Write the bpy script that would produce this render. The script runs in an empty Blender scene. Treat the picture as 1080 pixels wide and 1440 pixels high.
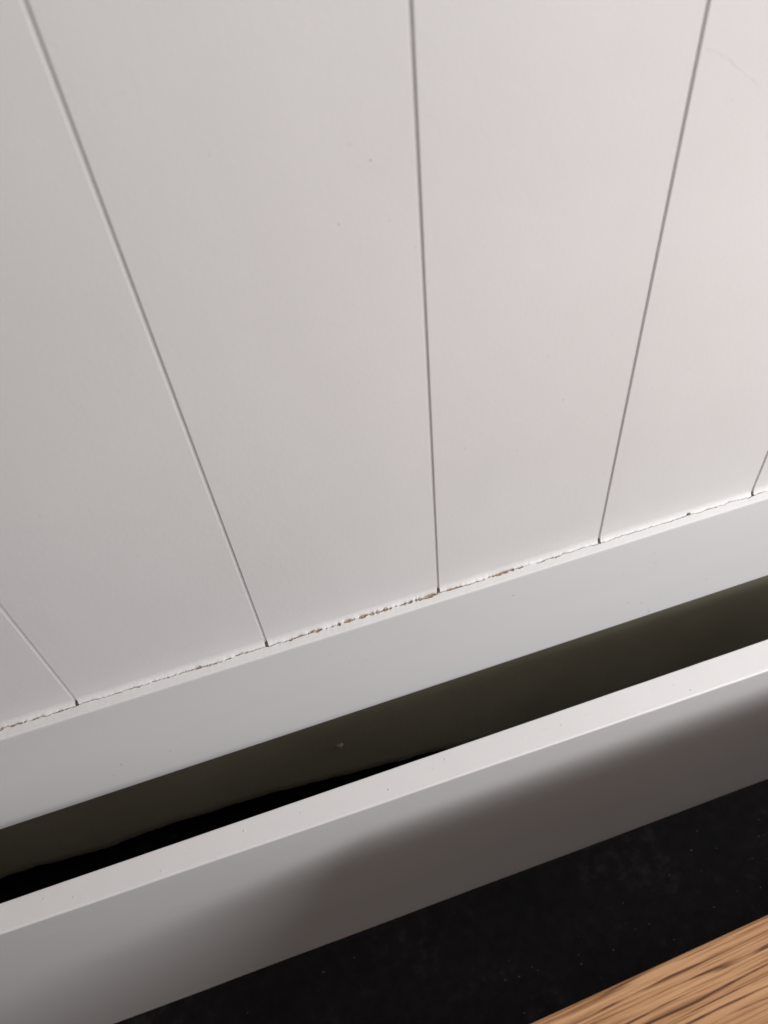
import bpy, bmesh, math, random
from mathutils import Matrix, Vector, noise

random.seed(7)
scene = bpy.context.scene
COL = scene.collection

# ------------------------------------------------------------------ camera
WALL = 0.2395            # face of the panel planks (y); camera stands at x = y = 0
CAM_H = 0.6440
cam_d = bpy.data.cameras.new('camera')
cam = bpy.data.objects.new('camera', cam_d); COL.objects.link(cam)
r = Vector((0.95031466, -0.3008627, -0.07989799))
dn = Vector((-0.27740008, -0.70201948, -0.65590994))
fw = Vector((0.14124889, 0.64548454, -0.75059873))
m = Matrix(((r.x, -dn.x, -fw.x, 0), (r.y, -dn.y, -fw.y, 0), (r.z, -dn.z, -fw.z, CAM_H), (0, 0, 0, 1)))
cam.matrix_world = m
cam_d.sensor_fit = 'VERTICAL'; cam_d.sensor_height = 36.0; cam_d.sensor_width = 27.0
cam_d.lens = 1086.0 * 36.0 / 1440.0
cam_d.clip_start = 0.01; cam_d.clip_end = 60
cam_d.dof.use_dof = True
cam_d.dof.focus_distance = 0.415
cam_d.dof.aperture_fstop = 10.0
scene.camera = cam

# ------------------------------------------------------------------ world and lamps
w = bpy.data.worlds.new('World'); scene.world = w; w.use_nodes = True
bg = w.node_tree.nodes['Background']
bg.inputs[0].default_value = (1.0, 0.80, 0.72, 1); bg.inputs[1].default_value = 0.185

def area(name, loc, target, size, size_y, power, col):
    l = bpy.data.lights.new(name, 'AREA'); l.shape = 'RECTANGLE'; l.size = size; l.size_y = size_y; l.energy = power; l.color = col
    o = bpy.data.objects.new(name, l); COL.objects.link(o); o.location = loc
    o.rotation_euler = (Vector(target) - Vector(loc)).to_track_quat('-Z', 'Y').to_euler()
    return o
area('overhead_fill', (0.74, -0.03, 1.08), (0.28, 0.15, 0.2), 0.28, 0.28, 4.0, (0.985, 0.978, 1.0))  # added fill from above, brightens ledge and board tops; no known fixture
area('window_lamp', (0.62, -0.52, 0.648), (0.26, 0.24, 0.25), 0.84, 0.085, 6.3, (0.975, 0.978, 1.0))

scene.view_settings.view_transform = 'Standard'
scene.view_settings.look = 'None'
scene.view_settings.exposure = 0.0
scene.view_settings.gamma = 1.0

# ------------------------------------------------------------------ helpers
def link(name, me, mat=None, parent=None):
    o = bpy.data.objects.new(name, me); COL.objects.link(o)
    if mat: me.materials.append(mat)
    if parent: o.parent = parent
    return o
def from_bm(name, bm, mat, parent=None, smooth=False):
    me = bpy.data.meshes.new(name); bm.normal_update(); bm.to_mesh(me); bm.free()
    if smooth:
        for p in me.polygons: p.use_smooth = True
    return link(name, me, mat, parent)
def tag(o, label=None, cat=None, kind=None, group=None):
    if label: o['label'] = label
    if cat: o['category'] = cat
    if kind: o['kind'] = kind
    if group: o['group'] = group
    return o
def empty(name, loc=(0, 0, 0)):
    o = bpy.data.objects.new(name, None); COL.objects.link(o); o.location = loc; return o
def hexa(bm, c):
    """c: 8 corners, bottom ring then top ring, both counter-clockwise from above"""
    v = [bm.verts.new(p) for p in c]
    for f in ((3, 2, 1, 0), (4, 5, 6, 7), (0, 1, 5, 4), (1, 2, 6, 5), (2, 3, 7, 6), (3, 0, 4, 7)):
        bm.faces.new([v[i] for i in f])
    return v
def box(bm, x0, x1, y0, y1, z0, z1):
    return hexa(bm, [(x0, y0, z0), (x1, y0, z0), (x1, y1, z0), (x0, y1, z0), (x0, y0, z1), (x1, y0, z1), (x1, y1, z1), (x0, y1, z1)])
def bevel(bm, width, seg=2):
    bmesh.ops.bevel(bm, geom=bm.edges[:], offset=width, segments=seg, profile=0.5, affect='EDGES', clamp_overlap=True)
def harden(o, angle=40):
    for p in o.data.polygons: p.use_smooth = True
    o.data.set_sharp_from_angle(angle=math.radians(angle))
    wn = o.modifiers.new('weighted_normal', 'WEIGHTED_NORMAL'); wn.weight = 100; wn.keep_sharp = True
def blob(bm, c, rx, ry, rz, seed, sub=1):
    ret = bmesh.ops.create_icosphere(bm, subdivisions=sub, radius=1.0)
    for v in ret['verts']:
        k = 1 + 0.35 * noise.noise(v.co * 1.7 + Vector((seed * 3.1, 0, seed)))
        v.co = Vector((c[0] + v.co.x * rx * k, c[1] + v.co.y * ry * k, c[2] + v.co.z * rz * k))
def n1(x, s=0.0): return noise.noise(Vector((x, s * 7.31, s * 1.7 + 0.5)))

# ------------------------------------------------------------------ materials
def new_mat(name):
    mt = bpy.data.materials.new(name); mt.use_nodes = True
    return mt, mt.node_tree.nodes, mt.node_tree.links, mt.node_tree.nodes['Principled BSDF']
def ramp(N, stops):
    rp = N.new('ShaderNodeValToRGB'); e = rp.color_ramp.elements
    while len(e) < len(stops): e.new(0.5)
    for i, (p, c) in enumerate(stops): e[i].position = p; e[i].color = (*c, 1)
    return rp
def noise_node(N, L, vec, scale, detail=4, rough=0.55):
    n = N.new('ShaderNodeTexNoise'); n.inputs['Scale'].default_value = scale
    n.inputs['Detail'].default_value = detail; n.inputs['Roughness'].default_value = rough
    L.new(vec, n.inputs['Vector']); return n
def painted(name, lo, hi, rough, stretch=(1, 1, 1), bump=0.12, spec=0.5):
    """sprayed satin paint: faint mottling, orange-peel relief, sparse fine dirt"""
    mt, N, L, P = new_mat(name)
    tc = N.new('ShaderNodeTexCoord'); mp = N.new('ShaderNodeMapping'); mp.inputs['Scale'].default_value = stretch
    L.new(tc.outputs['Object'], mp.inputs['Vector'])
    a = noise_node(N, L, mp.outputs[0], 9, 3); c = ramp(N, [(0.3, lo), (0.7, hi)]); L.new(a.outputs[0], c.inputs[0])
    d = noise_node(N, L, tc.outputs['Object'], 260, 2); dr = ramp(N, [(0.74, (1, 1, 1)), (0.80, (0.72, 0.70, 0.67))]); L.new(d.outputs[0], dr.inputs[0])
    mx = N.new('ShaderNodeMix'); mx.data_type = 'RGBA'; mx.blend_type = 'MULTIPLY'; mx.inputs[0].default_value = 0.8
    L.new(c.outputs[0], mx.inputs[6]); L.new(dr.outputs[0], mx.inputs[7]); L.new(mx.outputs[2], P.inputs['Base Color'])
    b1 = noise_node(N, L, mp.outputs[0], 420, 3); b2 = noise_node(N, L, mp.outputs[0], 22, 2)
    ad = N.new('ShaderNodeMath'); ad.operation = 'MULTIPLY_ADD'; ad.inputs[1].default_value = 4.0
    L.new(b2.outputs[0], ad.inputs[0]); L.new(b1.outputs[0], ad.inputs[2])
    bp = N.new('ShaderNodeBump'); bp.inputs['Strength'].default_value = bump; bp.inputs['Distance'].default_value = 0.0006
    L.new(ad.outputs[0], bp.inputs['Height']); L.new(bp.outputs[0], P.inputs['Normal'])
    rr = N.new('ShaderNodeMapRange'); rr.inputs[3].default_value = rough - 0.05; rr.inputs[4].default_value = rough + 0.06
    L.new(a.outputs[0], rr.inputs[0]); L.new(rr.outputs[0], P.inputs['Roughness'])
    P.inputs['Specular IOR Level'].default_value = spec
    return mt
M_white = painted('white_satin_paint', (0.775, 0.765, 0.755), (0.81, 0.80, 0.795), 0.50)
M_rail = painted('rail_satin_paint', (0.77, 0.765, 0.765), (0.80, 0.795, 0.795), 0.42, stretch=(0.25, 1, 1.6))
M_base = painted('skirting_satin_paint', (0.74, 0.73, 0.715), (0.78, 0.77, 0.76), 0.33, stretch=(0.4, 1, 1), bump=0.16)
M_film = painted('brittle_white_paint', (0.80, 0.795, 0.78), (0.84, 0.835, 0.825), 0.5, bump=0.35)
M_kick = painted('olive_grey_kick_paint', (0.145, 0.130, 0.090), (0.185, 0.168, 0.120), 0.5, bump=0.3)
M_speck = painted('grey_dirt_and_hole_shade', (0.10, 0.085, 0.075), (0.22, 0.20, 0.19), 0.7)  # grey of real dirt, also of the painted shade in groove-end holes
M_nib = painted('paint_nib', (0.68, 0.67, 0.65), (0.75, 0.74, 0.72), 0.4)
M_dust = painted('pale_dust', (0.05, 0.05, 0.052), (0.10, 0.097, 0.09), 0.9)

def bare_wood():
    mt, N, L, P = new_mat('bare_fibreboard')
    tc = N.new('ShaderNodeTexCoord'); a = noise_node(N, L, tc.outputs['Object'], 900, 5, 0.7)
    c = ramp(N, [(0.30, (0.24, 0.15, 0.09)), (0.55, (0.48, 0.35, 0.24)), (0.75, (0.58, 0.45, 0.34))]); L.new(a.outputs[0], c.inputs[0])
    L.new(c.outputs[0], P.inputs['Base Color']); P.inputs['Roughness'].default_value = 0.9
    bp = N.new('ShaderNodeBump'); bp.inputs['Strength'].default_value = 0.6; bp.inputs['Distance'].default_value = 0.0005
    L.new(a.outputs[0], bp.inputs['Height']); L.new(bp.outputs[0], P.inputs['Normal']); return mt
M_wood = bare_wood()

def black_floor():
    mt, N, L, P = new_mat('black_floor')
    tc = N.new('ShaderNodeTexCoord')
    a = noise_node(N, L, tc.outputs['Object'], 11, 6, 0.62); b = noise_node(N, L, tc.outputs['Object'], 95, 5, 0.65)
    ml = N.new('ShaderNodeMath'); ml.operation = 'MULTIPLY'; L.new(a.outputs[0], ml.inputs[0]); L.new(b.outputs[0], ml.inputs[1])
    c = ramp(N, [(0.16, (0.0055, 0.0048, 0.0058)), (0.30, (0.0105, 0.0095, 0.0107)), (0.44, (0.028, 0.025, 0.0245))]); L.new(ml.outputs[0], c.inputs[0])
    L.new(c.outputs[0], P.inputs['Base Color'])
    rr = N.new('ShaderNodeMapRange'); rr.inputs[3].default_value = 0.55; rr.inputs[4].default_value = 0.85
    L.new(a.outputs[0], rr.inputs[0]); L.new(rr.outputs[0], P.inputs['Roughness']); P.inputs['Specular IOR Level'].default_value = 0.12
    bp = N.new('ShaderNodeBump'); bp.inputs['Strength'].default_value = 0.2; bp.inputs['Distance'].default_value = 0.001
    L.new(b.outputs[0], bp.inputs['Height']); L.new(bp.outputs[0], P.inputs['Normal']); return mt
M_floor = black_floor()

def oak():
    mt, N, L, P = new_mat('oak_grain')
    tc = N.new('ShaderNodeTexCoord')
    wv = N.new('ShaderNodeMapping'); wv.inputs['Scale'].default_value = (3.0, 10, 10); L.new(tc.outputs['Object'], wv.inputs['Vector'])
    warp = noise_node(N, L, wv.outputs[0], 2.2, 3)
    va = N.new('ShaderNodeVectorMath'); va.operation = 'MULTIPLY_ADD'; va.inputs[1].default_value = (0, 0.0035, 0.0035)
    L.new(warp.outputs['Color'], va.inputs[0]); L.new(tc.outputs['Object'], va.inputs[2])
    def streak(sx, sy, scale, det, rgh):
        mp = N.new('ShaderNodeMapping'); mp.inputs['Scale'].default_value = (sx, sy, sy); L.new(va.outputs[0], mp.inputs['Vector'])
        return noise_node(N, L, mp.outputs[0], scale, det, rgh)
    broad = streak(3, 120, 1.0, 4, 0.6)
    fine = streak(22, 1000, 1.0, 3, 0.6)
    keep = streak(22, 200, 1.0, 2, 0.5)
    wm = N.new('ShaderNodeMapping'); wm.inputs['Scale'].default_value = (0.05, 1, 1); L.new(va.outputs[0], wm.inputs['Vector'])
    crest = N.new('ShaderNodeTexWave'); crest.wave_type = 'BANDS'; crest.bands_direction = 'Y'; crest.wave_profile = 'SIN'
    crest.inputs['Scale'].default_value = 88; crest.inputs['Distortion'].default_value = 9.0; crest.inputs['Detail'].default_value = 2.5
    crest.inputs['Detail Scale'].default_value = 1.3; crest.inputs['Detail Roughness'].default_value = 0.55; L.new(wm.outputs[0], crest.inputs['Vector'])
    c = ramp(N, [(0.28, (0.35, 0.175, 0.076)), (0.47, (0.46, 0.245, 0.112)), (0.66, (0.56, 0.325, 0.16))]); L.new(broad.outputs[0], c.inputs[0])
    f = ramp(N, [(0.34, (0.58, 0.50, 0.44)), (0.54, (1, 1, 1))]); L.new(fine.outputs[0], f.inputs[0])
    kp = ramp(N, [(0.42, (0, 0, 0)), (0.58, (0.24, 0.24, 0.24))]); L.new(keep.outputs[0], kp.inputs[0])
    ak = N.new('ShaderNodeMath'); ak.operation = 'ADD'; L.new(crest.outputs['Fac'], ak.inputs[0]); L.new(kp.outputs[0], ak.inputs[1])
    p = ramp(N, [(0.03, (0.22, 0.15, 0.11)), (0.10, (0.60, 0.52, 0.46)), (0.28, (1, 1, 1))]); L.new(ak.outputs[0], p.inputs[0])
    m1 = N.new('ShaderNodeMix'); m1.data_type = 'RGBA'; m1.blend_type = 'MULTIPLY'; m1.inputs[0].default_value = 1
    L.new(c.outputs[0], m1.inputs[6]); L.new(f.outputs[0], m1.inputs[7])
    m2 = N.new('ShaderNodeMix'); m2.data_type = 'RGBA'; m2.blend_type = 'MULTIPLY'; m2.inputs[0].default_value = 0.95
    L.new(m1.outputs[2], m2.inputs[6]); L.new(p.outputs[0], m2.inputs[7]); L.new(m2.outputs[2], P.inputs['Base Color'])
    P.inputs['Roughness'].default_value = 0.6; P.inputs['Specular IOR Level'].default_value = 0.3
    bp = N.new('ShaderNodeBump'); bp.inputs['Strength'].default_value = 0.45; bp.inputs['Distance'].default_value = 0.0008
    L.new(p.outputs[0], bp.inputs['Height']); L.new(bp.outputs[0], P.inputs['Normal']); return mt
M_oak = oak()

# ------------------------------------------------------------------ setting: black floor
bm = bmesh.new(); v = [bm.verts.new(p) for p in ((-4, -4, 0), (4, -4, 0), (4, 4, 0), (-4, 4, 0))]; bm.faces.new(v)
tag(from_bm('floor', bm, M_floor), 'matte black dusty floor below the white skirting board', kind='structure')
bm = bmesh.new(); box(bm, -1.6, 1.6, 0.805, 0.905, 0.0005, 1.2)
tag(from_bm('wall', bm, M_white), 'unseen plain white wall added behind the cabinet to block light', kind='structure')  # unseen, added to keep light from behind out of the gap

# ------------------------------------------------------------------ grooved white panel
LZ = 0.2872                                        # ledge on top of the bottom rail
panel = tag(empty('panelled_cabinet', (0, WALL, 0.194)), 'white cabinet front of grooved upright boards with cracked paint above its bottom rail', 'cabinet')
OFF = Vector((0, -WALL, -0.194))                   # children are given in world metres, moved to the panel's frame
def child(name, bm, mat, smooth=False):
    bmesh.ops.translate(bm, verts=bm.verts[:], vec=OFF)
    return from_bm(name, bm, mat, panel, smooth)
G = [-0.8400, -0.7380, -0.6360, -0.5340, -0.4320, -0.3290, -0.2265, -0.1234, -0.0212, 0.0778, 0.1764, 0.2766, 0.3780, 0.4790, 0.5800, 0.6820, 0.7840, 0.8860]   # groove centres
GW = 0.0015
LEAN = {-0.0212: -0.0028}         # this joint runs slightly out of plumb
TOP = 0.90
xa0, xb0 = G[0], G[-1]
for a, b in zip(G[:-1], G[1:]):
    ta, tb = a + LEAN.get(a, 0), b + LEAN.get(b, 0)
    bm = bmesh.new(); h = GW / 2; z0, z1 = LZ - 0.012, TOP
    hexa(bm, [(a + h, WALL, z0), (b - h, WALL, z0), (b - h, WALL + 0.009, z0), (a + h, WALL + 0.009, z0),
              (ta + h, WALL, z1), (tb - h, WALL, z1), (tb - h, WALL + 0.009, z1), (ta + h, WALL + 0.009, z1)])
    bevel(bm, 0.00025, 2); o = child('plank', bm, M_white); harden(o, 50)
bm = bmesh.new(); box(bm, G[0], G[-1], WALL + 0.00125, WALL + 0.020, 0.209, TOP - 0.001)
child('backing_board', bm, M_white)
bm = bmesh.new(); box(bm, xa0, xb0, WALL + 0.0205, 0.80, 0.1975, TOP - 0.002); child('carcass', bm, M_white)

def rail_front(x): return 0.23255 + (x - 0.06) * 0.0022
xa, xb = G[0], G[-1]
bm = bmesh.new()
hexa(bm, [(xa, rail_front(xa), 0.1941), (xb, rail_front(xb), 0.1957), (xb, WALL + 0.019, 0.1957), (xa, WALL + 0.019, 0.1941),
          (xa, rail_front(xa), LZ - 0.0015), (xb, rail_front(xb), LZ - 0.0015), (xb, WALL + 0.0015, LZ - 0.0015), (xa, WALL + 0.0015, LZ - 0.0015)])
bevel(bm, 0.0005, 3); o = child('bottom_rail', bm, M_rail); harden(o, 50)

# bare fibreboard that shows through the split in the paint
bm = bmesh.new(); n = 1300
x0, x1 = xa + 0.002, xb - 0.002
ro = []
for i in range(n + 1):
    x = x0 + (x1 - x0) * i / n
    zz = LZ - 0.00055 + 0.00030 * n1(x * 500, 3)
    ro.append((bm.verts.new((x, 0.2352, LZ - 0.0013)), bm.verts.new((x, 0.2377, zz)), bm.verts.new((x, WALL + 0.0002, zz + 0.0002 * n1(x * 700, 5)))))
for p, q in zip(ro[:-1], ro[1:]):
    bm.faces.new((p[0], q[0], q[1], p[1])); bm.faces.new((p[1], q[1], q[2], p[2]))
child('bare_wood_strip', bm, M_wood, True)

# how far the paint has parted along the joint: (x, half width in metres)
ENV = [(-0.90, .00020), (-0.165, .00052), (-0.150, .00050), (-0.128, .00022), (-0.112, .00008), (-0.090, .00022), (-0.060, .00042), (-0.035, .00030),
       (-0.021, .00006), (-0.010, .00045), (0.010, .00066), (0.040, .00078), (0.066, .00082), (0.0785, .00068), (0.088, .00042), (0.099, .00016),
       (0.108, .00052), (0.118, .00064), (0.128, .00072), (0.138, .00030), (0.150, .00028), (0.160, .00016), (0.176, .00010), (0.200, .00010),
       (0.232, .00016), (0.250, .00020), (0.270, .00014), (0.300, .00020), (0.900, .00020)]
def env(x):
    for (a, p), (b, q) in zip(ENV[:-1], ENV[1:]):
        if a <= x <= b: return p + (q - p) * (x - a) / (b - a)
    return 0.0001
def gap(x):
    """front and back lip of the split (y), ragged"""
    e = env(x)
    c = WALL - 0.0016 + 0.00065 * n1(x * 110, 1) + 0.0005 * n1(x * 330, 2) + 0.0003 * n1(x * 800, 7)
    k = 0.50 + 0.75 * n1(x * 170, 3) + 0.85 * n1(x * 480, 4) + 0.60 * n1(x * 1100, 6)
    if -0.02 < x < 0.14: e *= 1.2
    wd = e * k * 1.3
    return c, wd
# lower film: paint skin lying on the rail's ledge up to the split
bm = bmesh.new(); prev = None
STEP = 0.0004
nx = int((x1 - x0) / STEP)
for i in range(nx + 1):
    x = x0 + STEP * i
    c, wd = gap(x)
    yb = c - max(wd, 0.0) - (0.00016 if wd > -0.00004 else -0.00012)
    yf = rail_front(x) + 0.00035
    lift = 0.00014 * max(0, n1(x * 160, 8)) + (0.00008 if wd > 0 else 0.0)
    row = [bm.verts.new((x, yf - 0.00037, LZ - 0.0016)), bm.verts.new((x, yf - 0.00036, LZ - 0.0007)), bm.verts.new((x, yf - 0.0002, LZ - 0.0003)), bm.verts.new((x, yf + 0.0002, LZ - 0.00006)), bm.verts.new((x, (yf * 0.4 + yb * 0.6), LZ + 0.00005)),
           bm.verts.new((x, yb - 0.0002, LZ + 0.0001 + lift)), bm.verts.new((x, yb, LZ + lift * 0.8)), bm.verts.new((x, yb - 0.0001, LZ - 0.0014))]
    if prev:
        for j in range(7): bm.faces.new((prev[j], row[j], row[j + 1], prev[j + 1]))
    prev = row
o = child('ledge_paint_film', bm, M_film); harden(o, 55)
# upper film: curved fillet of paint between each plank and the ledge, broken at every groove
bm = bmesh.new()
for a, b in zip(G[:-1], G[1:]):
    prev = None; a2, b2 = a + GW / 2 + 0.0001, b - GW / 2 - 0.0001
    nn = int((b2 - a2) / STEP)
    for i in range(nn + 1):
        x = a2 + (b2 - a2) * i / nn
        c, wd = gap(x)
        yb = c + max(wd, 0.0) * 0.9 + (0.00016 if wd > -0.00004 else -0.00012)
        yb = min(yb, WALL - 0.00035)
        D = WALL - yb
        low = LZ + 0.00010 + 0.00012 * max(0, n1(x * 210, 11)) + (0.0001 if wd > 0 else 0)
        hgt = 0.0048 + 0.0006 * n1(x * 14, 12)
        row = [bm.verts.new((x, yb + 0.00005, LZ - 0.0005)), bm.verts.new((x, yb, low))]
        for t in (0.2, 0.4, 0.6, 0.8, 1.0):
            Dm = D * max(0, 1 - t * 2.2) + 0.0016 * min(1, t * 2.2)
            row.append(bm.verts.new((x, WALL - Dm * (1 - t) ** 2.2 - 0.00003, low * (1 - t) + (LZ + 0.0002) * t + hgt * t ** 1.5)))
        if prev:
            for j in range(len(row) - 1): bm.faces.new((prev[j], row[j], row[j + 1], prev[j + 1]))
        prev = row
o = child('paint_fillet', bm, M_film); harden(o, 60)
# loose crumbs of paint left in the split
bm = bmesh.new()
for i in range(420):
    x = random.uniform(-0.17, 0.30); c, wd = gap(x)
    if wd < 0.00015: continue
    s = random.uniform(0.00012, 0.00030)
    blob(bm, (x, c + random.uniform(-.8, .8) * wd, LZ - 0.0001 + s * 0.3), s * 1.6, s, s * 0.7, i)
tag(child('paint_crumbs', bm, M_film), kind='stuff')
# dark blobs painted in for the shade of the pinholes at groove ends, and one lump of dirt on the ledge
for i, x in enumerate(G[1:-1]):
    bm = bmesh.new(); blob(bm, (x + 0.0002, WALL - 0.0001, LZ + 0.0004), 0.0008, 0.0012, 0.0007, i + 3, 2)
    child('hole_shade', bm, M_speck, True)
bm = bmesh.new(); blob(bm, (0.2342, WALL - 0.0008, LZ + 0.0006), 0.0013, 0.0008, 0.0008, 21, 2)
child('dirt_lump', bm, M_speck, True)
# specks stuck in the paint of planks and rail
bm = bmesh.new()
for i in range(22):
    x = random.uniform(-0.10, 0.30) if i % 3 else random.uniform(0.07, 0.24)
    z = LZ + random.uniform(0.012, 0.26) ** 1.0 * (0.55 if i % 2 else 1)
    s = random.choice((0.00010, 0.00013, 0.00016, 0.00020))
    blob(bm, (x, WALL - s * 0.3, z), s * random.uniform(.8, 1.6), s * 0.6, s, i)
for i in range(18):
    x = random.uniform(-0.18, 0.29); z = random.uniform(0.205, 0.281); s = random.choice((0.00012, 0.00018, 0.00026))
    blob(bm, (x, rail_front(x) - s * 0.2, z), s * 1.5, s * 0.6, s, i + 70)
tag(child('paint_specks', bm, M_speck), kind='stuff')
HX = (0.1788, 0.0262, 0.5450, 0.0169)
# hairline crack in the paint near the top of the fourth groove
bm = bmesh.new(); prev = None
for i in range(40):
    t = i / 39; x = HX[0] + HX[1] * t; z = HX[2] - HX[3] * t ** 1.2 + 0.0009 * n1(t * 9, 4)
    row = [bm.verts.new((x, WALL - 0.00004, z - 0.00005 * (1 - t * .6))), bm.verts.new((x, WALL - 0.00006, z)), bm.verts.new((x, WALL - 0.00004, z + 0.00005 * (1 - t * .6)))]
    if prev:
        for j in range(2): bm.faces.new((prev[j], row[j], row[j + 1], prev[j + 1]))
    prev = row
child('hairline_crack', bm, M_nib)

# ------------------------------------------------------------------ shaded kick board under the panel
kick = tag(empty('kick_board', (0, 0.25, 0.0)), 'olive grey kick board in the shaded gap between rail and skirting', 'kick board')
def kchild(name, bm, mat, smooth=False):
    bmesh.ops.translate(bm, verts=bm.verts[:], vec=Vector((0, -0.25, 0))); return from_bm(name, bm, mat, kick, smooth)
def kfront(x): return 0.2355 - (x - 0.03) * 0.006
# bottom edge of the board has crumbled away
bm = bmesh.new(); prev = None; N_ = 560
for i in range(N_ + 1):
    x = -0.84 + 1.72 * i / N_
    zb = 0.0995 - 0.17 * max(0, x + 0.05) + 0.0022 * n1(x * 22, 2) + 0.0020 * n1(x * 75, 5) + 0.0011 * n1(x * 260, 8)
    zb += 0.008 * min(1, max(0, (-0.05 - x) / 0.09))
    zb -= 0.005 * math.exp(-((x + 0.165) / 0.03) ** 2)
    zb = max(zb, 0.045)
    y = kfront(x); zz = 0.1935
    row = [bm.verts.new((x, y + 0.016, zb)), bm.verts.new((x, y + 0.006, zb + 0.0007)), bm.verts.new((x, y + 0.0034, zb + 0.0030)), bm.verts.new((x, y + 0.0014, zb + 0.0080)), bm.verts.new((x, y, zb + 0.0200)), bm.verts.new((x, y, zz)), bm.verts.new((x, y + 0.016, zz))]
    if prev:
        for j in range(6): bm.faces.new((prev[j], row[j], row[j + 1], prev[j + 1]))
    prev = row
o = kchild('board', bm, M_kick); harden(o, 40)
bm = bmesh.new(); blob(bm, (0.0015, kfront(0) - 0.0004, 0.1505), 0.0026, 0.0016, 0.0022, 4, 3)
kchild('paint_pimple', bm, M_kick, True)
# blocks behind the board that carry it on the floor
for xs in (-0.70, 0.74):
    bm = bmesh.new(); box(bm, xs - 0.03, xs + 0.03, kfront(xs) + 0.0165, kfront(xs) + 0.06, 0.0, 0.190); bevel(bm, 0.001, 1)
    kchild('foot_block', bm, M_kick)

# ------------------------------------------------------------------ white skirting board
skirt = tag(empty('skirting_board', (0.0, 0.19, 0.0)), 'white skirting board standing on the black floor in front of the dark gap', 'skirting board')
bm = bmesh.new(); sx0, sx1 = -0.86, 0.92; NS = 240
def yf(x): return 0.15945 + x * 0.0033
def th(x): return 0.0166 + x * 0.0070
def zt(x): return 0.2271 - x * 0.0190
prev = None
BV = 0.0013
for i in range(NS + 1):
    x = sx0 + (sx1 - sx0) * i / NS
    wv = 0.00025 * n1(x * 14, 3); wz = 0.00018 * n1(x * 60, 6) + 0.00008 * n1(x * 310, 2)
    f0 = yf(x) + wv; b0 = yf(x) + th(x); z = zt(x) + wz
    pts = [(b0, 0.0), (f0, 0.0), (f0, z - BV)]
    for k in range(1, 5):
        a = math.pi / 2 * k / 5; pts.append((f0 + BV * (1 - math.cos(a)), z - BV + BV * math.sin(a)))
    pts += [(f0 + BV, z), (b0 - 0.0006, z), (b0, z - 0.0006)]
    row = [bm.verts.new((x, p[0] - 0.19, p[1])) for p in pts]
    if prev:
        for j in range(len(row)):
            k = (j + 1) % len(row); bm.faces.new((prev[j], row[j], row[k], prev[k]))
    else: bm.faces.new(row)
    prev = row
bm.faces.new(list(reversed(prev)))
bmesh.ops.recalc_face_normals(bm, faces=bm.faces[:])
o = from_bm('board', bm, M_base, skirt); harden(o, 35)
bm = bmesh.new()
nibs = [(-0.105, 0.004), (-0.060, 0.010), (0.020, 0.006), (0.055, 0.012), (0.125, 0.009), (-0.165, 0.010), (-0.150, 0.006), (0.205, 0.004)]
for i in range(12): nibs.append((random.uniform(-0.2, 0.29), random.uniform(0.003, 0.012)))
for i, (x, dy) in enumerate(nibs):
    s = 0.0006 if i < 8 else random.uniform(0.0002, 0.0004)
    blob(bm, (x, yf(x) + dy - 0.19, zt(x)), s, s, s * 0.4, i, 2)
tag(from_bm('paint_nibs', bm, M_nib, skirt, True), kind='stuff')

# ------------------------------------------------------------------ oak bench at the right
BH = 0.26
bench = tag(empty('oak_bench', (0.0438, 0.0395, 0.0)), 'corner of an oak bench top with dark open grain at the lower right', 'bench')
bench.rotation_euler = (0, 0, math.atan2(0.0046, 0.1153))
bx0, bx1, by0, by1 = -0.008, 1.15, -0.34, 0.0
bm = bmesh.new(); box(bm, bx0, bx1, by0, by1, BH - 0.032, BH); bevel(bm, 0.0016, 3)
o = from_bm('bench_top', bm, M_oak, bench); harden(o, 50)
for lx in (bx0 + 0.20, bx1 - 0.08):
    for ly in (by0 + 0.05, by1 - 0.05):
        bm = bmesh.new(); t, b2 = 0.021, 0.015
        hexa(bm, [(lx - b2, ly - b2, 0), (lx + b2, ly - b2, 0), (lx + b2, ly + b2, 0), (lx - b2, ly + b2, 0),
                  (lx - t, ly - t, BH - 0.0325), (lx + t, ly - t, BH - 0.0325), (lx + t, ly + t, BH - 0.0325), (lx - t, ly + t, BH - 0.0325)])
        bevel(bm, 0.002, 2); o = from_bm('leg', bm, M_oak, bench); harden(o, 50)

# ------------------------------------------------------------------ dust on the floor
bm = bmesh.new()
spots = [(0.19, 0.118), (0.235, 0.125), (0.27, 0.10), (0.15, 0.09), (0.09, 0.105), (0.30, 0.13)]
for i in range(85):
    if i % 3:
        cx, cy = random.choice(spots); x = random.gauss(cx, 0.018); y = min(0.156, random.gauss(cy, 0.012))
    else:
        x = random.uniform(-0.12, 0.40); y = random.uniform(0.03, 0.156)
    s = 0.0001 + 0.0006 * random.random() ** 2.5
    blob(bm, (x, y, s * 0.25), s * random.uniform(.7, 2.4), s * random.uniform(.6, 1.3), s * 0.3, i)
tag(from_bm('floor_dust', bm, M_dust), 'pale specks of dust scattered on the black floor', 'dust', kind='stuff')
